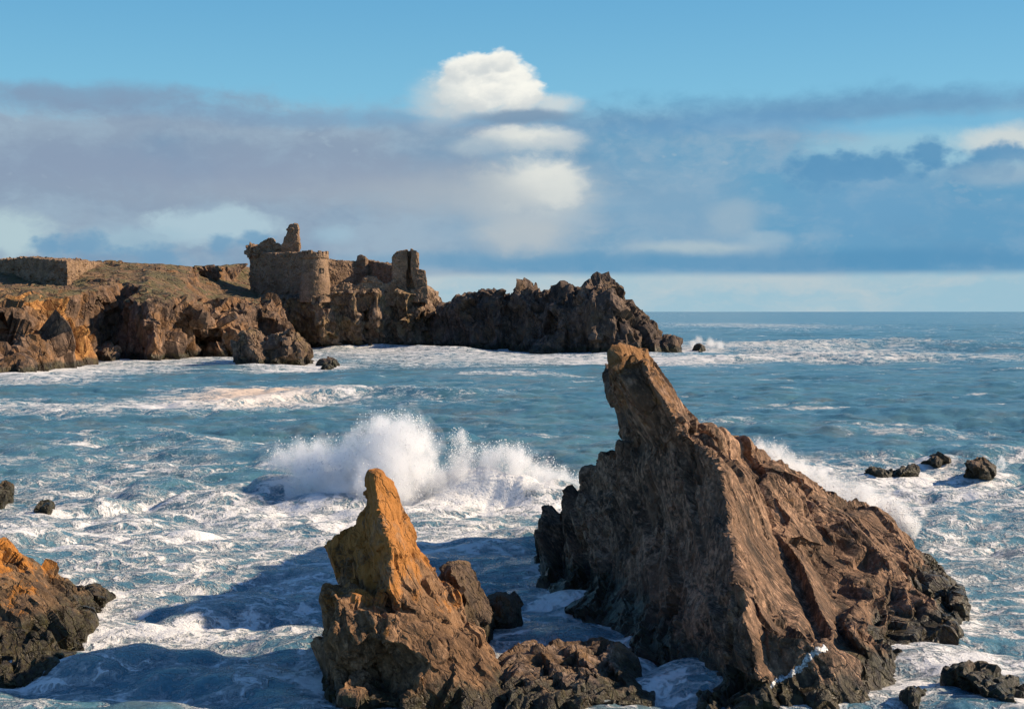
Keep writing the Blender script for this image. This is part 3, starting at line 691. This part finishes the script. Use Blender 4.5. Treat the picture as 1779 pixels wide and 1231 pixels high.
# foam cover of every stretch of water
def patch(px, py, rx, ry, w):
    D0 = wl(py); X0 = (px-CX)*D0/F
    Rx = rx*D0/F; Ry = max(ry*D0*D0/(H*F), 0.5)
    d = np.hypot((Xg-X0)/Rx, (Dg-D0)/Ry)
    return w*np.clip(1.25-d, 0, 1)
foam = 0.10 + 0.17*np.clip((125-Dg)/50, 0, 1)
PATCH = [(250,960,520,150,.50),(60,910,180,50,.5),(450,900,330,60,.45),(520,1000,250,80,.4),(250,800,330,45,.34),(120,850,250,40,.35),(420,770,120,16,.3),
 (450,688,190,24,.95),(300,708,330,10,.6),(780,688,190,6,.75),(80,705,220,14,.4),(60,660,160,14,.5),(650,690,300,14,.3),
 (140,643,190,14,.7),(340,624,140,12,.6),(490,640,90,10,.6),(660,611,230,9,.65),(900,620,320,9,.6),(1040,628,170,9,.5),(760,630,250,10,.4),(880,648,120,6,.5),
 (1290,603,150,14,.36),(1500,610,290,12,.24),(1720,622,140,8,.32),(1180,628,150,10,.7),(1420,628,300,5,.5),(1300,565,250,8,.3),(1390,710,120,5,.55),(1250,735,120,8,.3),(1600,745,200,10,.3),
 (1560,835,230,40,.62),(1460,858,120,50,.7),(1690,858,140,40,.5),(1560,890,80,50,.7),(1700,930,160,60,.3),(1690,1060,130,60,.45),(1660,1150,120,50,.6),(1760,1000,80,80,.3),(1740,800,90,14,.5),
 (640,880,330,30,.7),(900,868,170,34,.85),(800,930,260,40,.5),(800,960,100,60,.2),(700,850,300,20,.4),
 (960,1040,130,60,.3),(1170,1170,80,40,.2),(120,1205,240,22,.75),(420,1120,280,90,.45),(300,1060,250,60,.3),(500,1200,160,50,.3),(720,1000,160,80,.2)]
for p_ in PATCH: foam = foam+patch(*p_)*(0.82 if p_[1] > 780 and p_[0] < 620 else 1.0)*np.clip(1.1-foam, 0.15, 1)
tan_foam = patch(455, 686, 150, 20, 1.0)  # foam tinted tan, strongest in the middle of this patch
# water churned white around the foot of every rock
near_m = Dg < 140
for o in list(COL.objects):
    if o.type != 'MESH' or not o.data.materials or o.data.materials[0] in (M_STONE, M_OPEN): continue
    co = co_of(o.data)
    w = co[np.abs(co[:, 2]) < 0.35]
    if len(w) < 5: continue
    far = w[:, 1].min() > 200
    reach = 9.0 if far else 1.3
    if len(w) > 260: w = w[RNG.choice(len(w), 260, replace=False)]
    lo = w.min(0)-reach*2; hi = w.max(0)+reach*2
    idx = np.nonzero((Xg > lo[0]) & (Xg < hi[0]) & (Dg > lo[1]) & (Dg < hi[1]))[0]
    for ch in np.array_split(idx, max(1, len(idx)//40000)):
        d = np.full(len(ch), 1e9)
        for q in w: d = np.minimum(d, (Xg[ch]-q[0])**2+(Dg[ch]-q[1])**2)
        foam[ch] += (0.55 if far else 0.48)*np.clip(1-np.sqrt(d)/reach, 0, 1)
foam = foam+np.clip(crest*0.9-0.25, 0, 0.4)*np.clip((Dg-40)/60, 0.3, 1)+np.clip(swell*0.06, 0, 0.15)
co = np.stack([Xg+dX, Dg+dY, dz], 1)
nr = len(rows)
i = (np.arange(nr-1)[:, None]*NC+np.arange(NC-1)[None, :]).ravel()
me = np_mesh('sea', co, np.stack([i, i+1, i+1+NC, i+NC], 1))
for nm, arr in (('foam', np.clip(foam, 0, 1.3)), ('tan_foam', tan_foam)):
    at_ = me.attributes.new(nm, 'FLOAT', 'POINT'); at_.data.foreach_set('value', arr.astype(np.float32))
smooth(me)
def sea_mat():
    m, N = material('sea_water')
    pos = N.n('ShaderNodeNewGeometry').outputs['Position']
    def attr(nm): 
        a = N.n('ShaderNodeAttribute'); a.attribute_name = nm; return a.outputs['Fac']
    fo, sa = attr('foam'), attr('tan_foam')
    flat = N.v('MULTIPLY', pos, (1, 1, 0.4))
    w1 = N.v('SCALE', N.v('SUBTRACT', N.noise(flat, 0.22, 4, 0.6, 0, True), (0.5, 0.5, 0.5)), scale=3.2)
    w2 = N.v('SCALE', N.v('SUBTRACT', N.noise(flat, 0.9, 4, 0.6, 0, True), (0.5, 0.5, 0.5)), scale=0.9)
    P = N.v('ADD', N.v('ADD', flat, w1), w2)
    P = N.v('MULTIPLY', P, (0.75, 1.0, 1.0))
    n1 = N.noise(P, 0.32, 9, 0.62)
    n2 = N.noise(P, 1.1, 7, 0.62)
    n3 = N.noise(flat, 5.0, 5, 0.65)
    f1 = N.sm(N.m('ABSOLUTE', N.sub(N.noise(P, 0.55, 3, 0.5), 0.5)), 0, 0.085, 1, 0)
    f2 = N.sm(N.m('ABSOLUTE', N.sub(N.noise(P, 1.7, 3, 0.5), 0.5)), 0, 0.09, 1, 0)
    caps = N.mul(N.sm(N.noise(N.v('MULTIPLY', pos, (0.045, 0.15, 0.1)), 1.0, 6, 0.62), 0.54, 0.70), 0.46)
    fo = N.add(fo, caps)
    val = N.add(N.mul(fo, 0.68), N.mul(N.sub(n1, 0.5), 1.6))
    val = N.add(val, N.mul(N.sub(n2, 0.5), 1.1))
    lace = N.mul(N.add(N.mul(f1, 0.30), N.mul(f2, 0.24)), N.sm(fo, 0.05, 0.5))
    val = N.add(N.add(val, lace), N.mul(N.sub(n3, 0.5), 0.6))
    mask = N.sm(val, 0.36, 0.92)
    thin = N.sm(val, 0.10, 0.70)
    # churned grey-brown water and clear blue water
    deep = N.mix(N.sm(N.noise(flat, 0.05, 4, 0.6), 0.4, 0.6), (0.046, 0.125, 0.168), (0.07, 0.16, 0.188))
    deep = N.mix(N.sm(N.noise(P, 0.16, 5, 0.6), 0.48, 0.66, 0, 0.7), deep, (0.115, 0.125, 0.11))
    body = N.mix(N.mul(thin, 0.55), deep, (0.20, 0.38, 0.50))
    white = N.mix(sa, (0.70, 0.695, 0.68), (0.72, 0.57, 0.45))
    c = N.mix(mask, body, white)
    b = N.n('ShaderNodeBsdfPrincipled')
    N.put(b.inputs['Base Color'], c)
    N.put(b.inputs['Roughness'], N.sm(mask, 0, 1, 0.16, 0.85, 'LINEAR'))
    N.put(b.inputs['Specular IOR Level'], N.sm(mask, 0, 1, 0.45, 0.15, 'LINEAR'))
    b.inputs['IOR'].default_value = 1.33
    h = N.add(N.mul(N.noise(N.v('MULTIPLY', pos, (0.7, 1, 1)), 1.6, 6, 0.6), 0.8), N.mul(n3, 0.18))
    nb = N.bump(h, 0.8, 0.30)
    nb = N.bump(N.add(N.mul(mask, 0.5), N.mul(N.mul(mask, n2), 0.9)), 0.9, 0.22, nb)
    N.put(b.inputs['Normal'], nb)
    o = N.n('ShaderNodeOutputMaterial'); N.t.links.new(b.outputs[0], o.inputs[0])
    return m
sea = link('sea', me, sea_mat()); tag(sea, kind='structure')
print('sea', round(time.time()-T0, 1))

# ================================================================== breaking waves: spray
def spray(name, label, blobs, dens, scale=0.55, seed=0.0, vox=0.3, droplets=4000, dsize=0.03, wk=1.0):
    """blobs (px, py, distance, radius in photo px, squash): one soft body of spray"""
    B = [(at(x, y, d), r*d/F, q) for x, y, d, r, q in blobs]
    bm = bmesh.new()
    for c, r, q in B:
        vs = bmesh.ops.create_icosphere(bm, subdivisions=3, radius=r*1.6)['verts']
        for v in vs: v.co = Vector((v.co.x+c[0], v.co.y*q+c[1], v.co.z+c[2]))
    me = remesh(bm, vox)
    m, N = material(name+'_mist')
    pos = N.n('ShaderNodeNewGeometry').outputs['Position']
    wv = N.v('SCALE', N.v('SUBTRACT', N.noise(N.v('MULTIPLY', pos, (1, 1, 0.6)), 0.9*scale, 5, 0.65, 0, True), (0.5,)*3), scale=3.0*wk)
    P = N.v('ADD', pos, wv)
    g = None
    for c, r, q in B:
        d = N.v('LENGTH', N.v('MULTIPLY', N.v('SUBTRACT', P, tuple(c)), (1/r, 1/(r*q), 1/r)))
        k = N.sm(d, 0.0, 1.55, 1.0, 0.0, 'LINEAR')
        g = k if g is None else N.m('SMOOTH_MAX', g, k, 0.3)
    n = N.noise(N.v('ADD', N.v('MULTIPLY', pos, (1, 1, 0.7)), (seed, 0, 0)), 1.3*scale, 9, 0.72, 0.5)
    val = N.add(N.mul(g, 1.45), N.mul(N.sub(n, 0.5), 2.3))
    de = N.mul(N.m('POWER', N.sm(val, 0.15, 1.25), 1.8), dens*2.0)
    v = N.n('ShaderNodeVolumePrincipled')
    v.inputs['Color'].default_value = (0.995, 0.995, 0.995, 1)
    v.inputs['Anisotropy'].default_value = 0.15
    N.put(v.inputs['Density'], de)
    o = N.n('ShaderNodeOutputMaterial'); N.t.links.new(v.outputs[0], o.inputs['Volume'])
    ob = link(name, me, m)
    tag(ob, label, 'sea spray', 'bursts of spray where waves break', 'thing')
    # flying drops round it
    rng = np.random.default_rng(int(seed*10)+5)
    tet = np.array(((1, 1, 1), (1, -1, -1), (-1, 1, -1), (-1, -1, 1)))*0.6
    w = np.array([r for _, r, _ in B])**2; w /= w.sum()
    pick = rng.choice(len(B), droplets, p=w)
    C = np.array([B[k][0] for k in pick]); R = np.array([B[k][1] for k in pick])
    dirs = rng.normal(size=(droplets, 3)); dirs /= np.linalg.norm(dirs, axis=1)[:, None]
    pos_ = C+dirs*(R*(0.5+0.95*rng.random(droplets)**0.9))[:, None]
    pos_ = pos_[pos_[:, 2] > 0.1]
    n_ = len(pos_)
    sz = dsize*(0.4+rng.random(n_)**3*1.6)
    vco = (pos_[:, None, :]+tet[None]*sz[:, None, None]).reshape(-1, 3)
    bi = np.arange(n_)*4
    fc = np.concatenate([np.stack([bi+a, bi+b_, bi+c_], 1) for a, b_, c_ in ((0, 1, 2), (0, 3, 1), (0, 2, 3), (1, 3, 2))])
    dm = np_mesh('drops', vco, fc)
    dr = link('drops', dm, M_DROP, ob); dr['kind'] = 'stuff'
    return ob
M_DROP, N = material('white_drops')
b = N.n('ShaderNodeBsdfPrincipled'); b.inputs['Base Color'].default_value = (0.85, 0.85, 0.85, 1); b.inputs['Roughness'].default_value = 0.5
o = N.n('ShaderNodeOutputMaterial'); N.t.links.new(b.outputs[0], o.inputs[0])
spray('wave_burst', 'tall white burst of spray from the wave breaking behind the orange rock tower',
      [(660,760,107,38,1),(695,765,106,42,1),(720,775,106,36,1),(640,790,107,42,1),(685,805,105,45,1),(725,820,105,36,1),(640,838,104,34,1),(600,800,107,36,1),(560,800,108,34,1),(520,800,108,32,1),(485,800,108,24,1),(545,830,107,30,1),(590,845,105,28,1),(700,850,104,30,1),(665,735,107,22,1),(712,742,106,22,1)],
      1.15, 0.75, 1.3, droplets=11000, dsize=0.04)
spray('wave_burst', 'lower plume of spray on the curling wave between the two foreground rocks',
      [(797,762,107,15,1),(803,790,107,22,1),(800,820,106,26,1),(770,835,106,24,1),(845,800,107,24,1),(868,790,107,20,1),(900,800,107,26,1),(890,830,106,26,1),(940,825,107,28,1),(975,838,107,24,1),(1005,845,107,20,1),(850,830,106,24,1),(925,850,105,22,1)],
      1.0, 0.85, 4.7, droplets=9000, dsize=0.038)
spray('wave_burst', 'white spray rising behind the right flank of the pyramid rock',
      [(1318,788,84,22,1),(1345,792,84,24,1),(1335,815,84,26,1),(1370,810,84,24,1),(1395,830,85,26,1),(1425,838,85,26,1),(1450,858,85,28,1),(1480,862,85,26,1),(1510,872,85,24,1),(1540,885,84,20,1),(1420,860,85,24,1)],
      1.6, 0.9, 8.1, droplets=5000)
spray('wave_burst', 'small splash against the lower right end of the pyramid rock',
      [(1555,890,82,18,1),(1572,905,81,18,1),(1586,915,81,13,1),(1560,918,81,16,1)], 2.2, 1.2, 12.4, 0.2, droplets=2500, wk=0.6)
spray('wave_burst', 'tiny splash beside the rightmost offshore rock', [(1737,800,120,7,1),(1745,806,120,8,1),(1730,808,120,7,1)], 1.5, 1.5, 15.2, 0.2, droplets=150)
spray('wave_burst', 'small splash at the foot of the castle crag', [(636,603,545,4,1),(637,607,545,6,1),(645,608,545,5,1)], 0.6, 0.3, 18.2, 0.5, droplets=60, dsize=0.1)
spray('wave_burst', 'white surf thrown up beyond the seaward tip of the promontory', [(1215,590,500,8,1),(1235,596,500,10,1),(1250,600,500,9,1),(1205,597,505,8,1)], 0.3, 0.25, 21.2, 0.6, droplets=100, dsize=0.1)
print('spray', round(time.time()-T0, 1))

# ================================================================== sky, sun, camera
w = bpy.data.worlds.new('World'); sc.world = w; w.use_nodes = True
N = NT(w.node_tree)
STR, EXPO = 0.1, 0.6
sun_el = math.asin(SUN[2]); sun_az = math.atan2(SUN[0], SUN[1])
sky = N.n('ShaderNodeTexSky', sky_type='NISHITA'); sky.sun_disc = False
sky.sun_elevation = sun_el; sky.sun_rotation = sun_az
sky.altitude = 0; sky.air_density = 1.0; sky.dust_density = 0.3; sky.ozone_density = 4.0
d = N.n('ShaderNodeTexCoord').outputs['Generated']
x, y, z = N.sep(d)
az = N.mul(N.m('ARCTAN2', x, y), F)                         # azimuth and height in units of 1/F radian
el = N.mul(N.m('DIVIDE', z, N.m('SQRT', N.add(N.mul(x, x), N.mul(y, y)))), F)
def cl(r, g, b, k=1.0): return tuple(c/STR*k*2**-EXPO for c in lin(r, g, b))
P0 = N.comb(N.mul(az, 0.01), N.mul(el, 0.016), 0)
warp = N.v('SUBTRACT', N.noise(P0, 0.55, 5, 0.6, 0, True), (0.5,)*3)
nbig = N.noise(N.v('ADD', N.comb(N.mul(az, 0.0022), N.mul(el, 0.009), 3.3), N.v('SCALE', warp, scale=1.0)), 1.0, 6, 0.55)
nfine = N.noise(N.v('ADD', P0, N.v('SCALE', warp, scale=0.8)), 1.6, 7, 0.6)
vb = N.n('ShaderNodeTexVoronoi', feature='SMOOTH_F1'); N.put(vb.inputs['Vector'], N.v('ADD', P0, N.v('SCALE', warp, scale=0.35))); vb.inputs['Scale'].default_value = 2.6; vb.inputs['Detail'].default_value = 3.0; vb.inputs['Roughness'].default_value = 0.55; vb.inputs['Smoothness'].default_value = 0.35
nbill = N.add(N.mul(N.sub(vb.outputs['Distance'], 0.08), 1.0), N.mul(N.sub(nfine, 0.5), 0.5))
nsoft = N.noise(N.comb(N.mul(az, 0.004), N.mul(el, 0.007), 9.1), 1.0, 4, 0.5)
wx, wy, _ = N.sep(warp)
elw = N.add(el, N.mul(N.sub(nbig, 0.5), 60)); 
# clear sky: physical sky pushed towards the deep blue of the print
front = N.mul(N.sm(el, 500, 2600, 1, 0), N.sm(N.m('ABSOLUTE', az), 1400, 3200, 1, 0))
c = N.mix(N.mul(front, 0.85), N.mix(1.0, sky.outputs[0], (0.58, 0.80, 0.95), 'MULTIPLY'), N.mix(N.sm(el, 250, 620), cl(134,197,222), cl(102,171,211)))
dome = c
def blob(c, px, py, rx, ry, col, a=1.0, soft=0.5, edge=1.0, warpk=60, col2=None, n=None):
    A = math.atan((px-CX)/F)*F; E = (HY-py)*math.cos(A/F)
    u = N.m('DIVIDE', N.sub(N.add(az, N.mul(wx, warpk)), A), rx); v = N.m('DIVIDE', N.sub(N.add(el, N.mul(wy, warpk*0.7)), E), ry)
    r = N.m('SQRT', N.add(N.mul(u, u), N.mul(v, v)))
    r = N.add(r, N.mul(N.sub(n if n is not None else nfine, 0.5), edge))
    k = N.mul(N.sm(r, 1-soft, 1+soft*0.6, 1, 0), a)
    if col2 is not None: col = N.mix(N.sm(N.add(v, N.mul(N.sub(nfine, 0.5), 2.2)), -0.7, 0.7), col2, col)  # cloud shading painted into the sky colour: greyer towards the underside
    return N.mix(k, c, col)
# the long grey-blue bank
mauve, blue = cl(140,156,178), cl(100,156,192)
bank = N.mix(N.sm(N.add(az, N.mul(N.sub(nsoft, 0.5), 900)), -300, 350), mauve, blue)
bank = N.mix(N.sm(nbig, 0.40, 0.68, 0, 0.55), bank, cl(162,180,196))
bank = N.mix(N.sm(N.add(nbill, N.mul(N.sub(nsoft, 0.5), 1.5)), 0.5, 0.2, 0, 0.4), bank, cl(166,184,198))
bank = N.mix(N.sm(nsoft, 0.5, 0.7, 0, 0.5), bank, cl(104,140,174))
bank = N.mix(N.sm(N.add(N.mul(nfine, 0.6), N.mul(nbig, 0.4)), 0.42, 0.62, 0, 0.4), bank, cl(160,182,200))
top = N.add(el, N.add(N.mul(N.sub(nbig, 0.5), 110), N.mul(N.sub(nfine, 0.5), 60)))
kb = N.mul(N.sm(top, 315, 380, 1, 0), 0.92)
c = N.mix(kb, c, bank)
# wisps over it
c = blob(c, 150, 168, 230, 26, cl(128,152,180), 0.75, 0.7, 0.9)
c = blob(c, 620, 205, 420, 18, cl(122,158,190), 0.6, 0.8, 0.9)
c = blob(c, 1520, 185, 330, 28, cl(104,150,188), 0.7, 0.7, 1.0)
c = blob(c, 1300, 215, 260, 20, cl(104,156,196), 0.6, 0.8, 1.0)
c = blob(c, 1640, 218, 220, 26, cl(120,186,220), 0.8, 0.6, 0.8)
c = blob(c, 1640, 262, 240, 36, cl(150,196,216), 0.8, 0.5, 0.8)
c = blob(c, 1745, 240, 80, 24, cl(214,218,214), 0.8, 0.6, 1.0)
for px_, py_, rx_, ry_ in ((1520,292,110,34),(1612,268,42,32),(1735,268,70,26),(1690,290,80,24),(1450,300,120,40)):
    c = blob(c, px_, py_, rx_, ry_, cl(92,148,188), 0.92, 0.4, 0.5, 40, None, nbill)
c = blob(c, 1650, 400, 260, 90, cl(98,154,192), 0.6, 0.8, 0.9)
c = blob(c, 1745, 292, 90, 22, cl(150,178,198), 0.6, 0.8, 1.0)
c = blob(c, 600, 320, 420, 40, cl(160,172,186), 0.7, 0.9, 0.9)
c = blob(c, 300, 290, 500, 40, cl(136,154,180), 0.6, 0.9, 0.9)
# pale clouds low on the left
c = blob(c, 370, 392, 125, 32, cl(176,202,214), 0.85, 0.45, 1.6, 70)
c = blob(c, 240, 412, 90, 26, cl(160,190,206), 0.7, 0.5, 1.6, 70)
c = blob(c, 25, 410, 70, 40, cl(182,206,212), 0.85, 0.5, 1.6, 70)
c = blob(c, 585, 408, 40, 14, cl(160,190,208), 0.7, 0.8, 1.8, 70)
for px_, py_, rx_, ry_ in ((145,425,75,30),(380,428,34,26),(270,440,60,26),(440,420,40,22),(90,432,50,24)):
    c = blob(c, px_, py_, rx_, ry_, cl(114,158,190), 0.85, 0.5, 0.6, 60, None, nbill)
# pale puffs within the bank on the right
c = blob(c, 1180, 370, 130, 60, cl(134,168,194), 0.7, 0.7, 1.1)
c = blob(c, 1280, 378, 50, 34, cl(154,180,198), 0.7, 0.6, 1.1)
c = blob(c, 1210, 432, 110, 14, cl(172,192,202), 0.85, 0.6, 1.0, 40)
c = blob(c, 1330, 416, 40, 14, cl(156,184,202), 0.7, 0.6, 1.0, 40)
c = blob(c, 1500, 360, 130, 60, cl(112,162,198), 0.5, 0.8, 1.0)
# dark foot of the bank, then the pale strip over the horizon
c = blob(c, 1350, 455, 560, 20, cl(86,146,186), 0.75, 0.7, 0.7, 40)
c = blob(c, 880, 455, 330, 18, cl(104,156,190), 0.6, 0.7, 0.7, 40)
st = N.add(el, N.add(N.mul(N.sub(nfine, 0.5), 10), N.mul(N.sub(nbig, 0.5), 14)))
strip = N.mix(N.sm(nbig, 0.38, 0.62), cl(158,194,210), cl(186,202,208))
c = N.mix(N.sm(st, 56, 72, 0.95, 0), c, strip)
# the white cumulus column
cum2 = cl(214,214,208)
c = blob(c, 925, 350, 115, 76, cl(206,212,210), 0.92, 0.7, 1.2, 60, cl(172,188,200))
c = blob(c, 945, 312, 66, 38, cl(228,230,224), 0.9, 0.7, 1.3, 60)
c = blob(c, 968, 330, 44, 40, cl(220,224,220), 0.8, 0.5, 0.5, 40, None, nbill)
c = blob(c, 910, 410, 95, 36, cl(182,192,198), 0.8, 0.7, 1.0, 50)
c = blob(c, 800, 340, 170, 40, cl(170,182,192), 0.6, 0.9, 1.0)
c = blob(c, 915, 240, 95, 27, cl(228,230,224), 0.95, 0.6, 1.5, 60, cl(190,202,208))
c = blob(c, 830, 258, 50, 18, cl(172,190,202), 0.7, 0.7, 0.9, 50)
cw = cl(250,249,240)
for px_, py_, rx_, ry_, k_ in ((802,152,66,46,1),(835,135,62,48,1),(868,128,58,46,1),(892,150,54,50,1),(845,165,100,36,1),(792,122,34,32,1),(872,108,34,26,1),(828,112,34,24,1),(908,168,52,32,1)):
    c = blob(c, px_, py_, rx_, ry_, cw, 0.97*k_, 0.30, 0.42, 22, cl(208,214,215), nbill)
c = blob(c, 765, 170, 50, 44, cl(200,210,213), 0.7, 0.8, 1.0, 40)
c = blob(c, 962, 182, 40, 16, cl(214,219,218), 0.8, 0.8, 1.6, 50)
c = blob(c, 850, 192, 130, 10, cl(196,206,211), 0.6, 0.9, 1.2, 40)
c = blob(c, 910, 200, 95, 13, cl(124,152,178), 0.9, 0.5, 0.8, 40)
# keep the rest of the dome (behind the camera) plain
c = N.mix(front, dome, c)
bg = N.n('ShaderNodeBackground'); bg.inputs['Strength'].default_value = STR
N.t.links.new(c, bg.inputs['Color'])
o = N.n('ShaderNodeOutputWorld'); N.t.links.new(bg.outputs[0], o.inputs[0])

L = bpy.data.lights.new('sun', 'SUN'); L.energy = 5.0; L.angle = math.radians(0.6); L.color = (1.0, 0.80, 0.57)
so = bpy.data.objects.new('sun', L); COL.objects.link(so)
so.rotation_euler = Vector(-SUN).to_track_quat('-Z', 'Y').to_euler(); so.location = (100, -50, 120)

cam = bpy.data.cameras.new('camera'); co_ = bpy.data.objects.new('camera', cam); COL.objects.link(co_)
co_.location = (0, 0, H); co_.rotation_euler = (math.pi/2, 0, 0)
cam.sensor_width = 36; cam.lens = 36*F/1779; cam.clip_end = 200000; cam.clip_start = 0.5
cam.shift_y = -(1231/2-HY)/1779
cam.shift_x = 0
sc.camera = co_
sc.view_settings.view_transform = 'Standard'; sc.view_settings.look = 'None'; sc.view_settings.exposure = EXPO; sc.view_settings.gamma = 1
sc.render.engine = 'CYCLES'
sc.cycles.use_denoising = True; sc.cycles.use_adaptive_sampling = True; sc.cycles.adaptive_threshold = 0.02
sc.cycles.max_bounces = 12; sc.cycles.volume_bounces = 10; sc.cycles.diffuse_bounces = 3
sc.cycles.volume_step_rate = 2.0; sc.cycles.volume_max_steps = 96
print('done', round(time.time()-T0, 1))
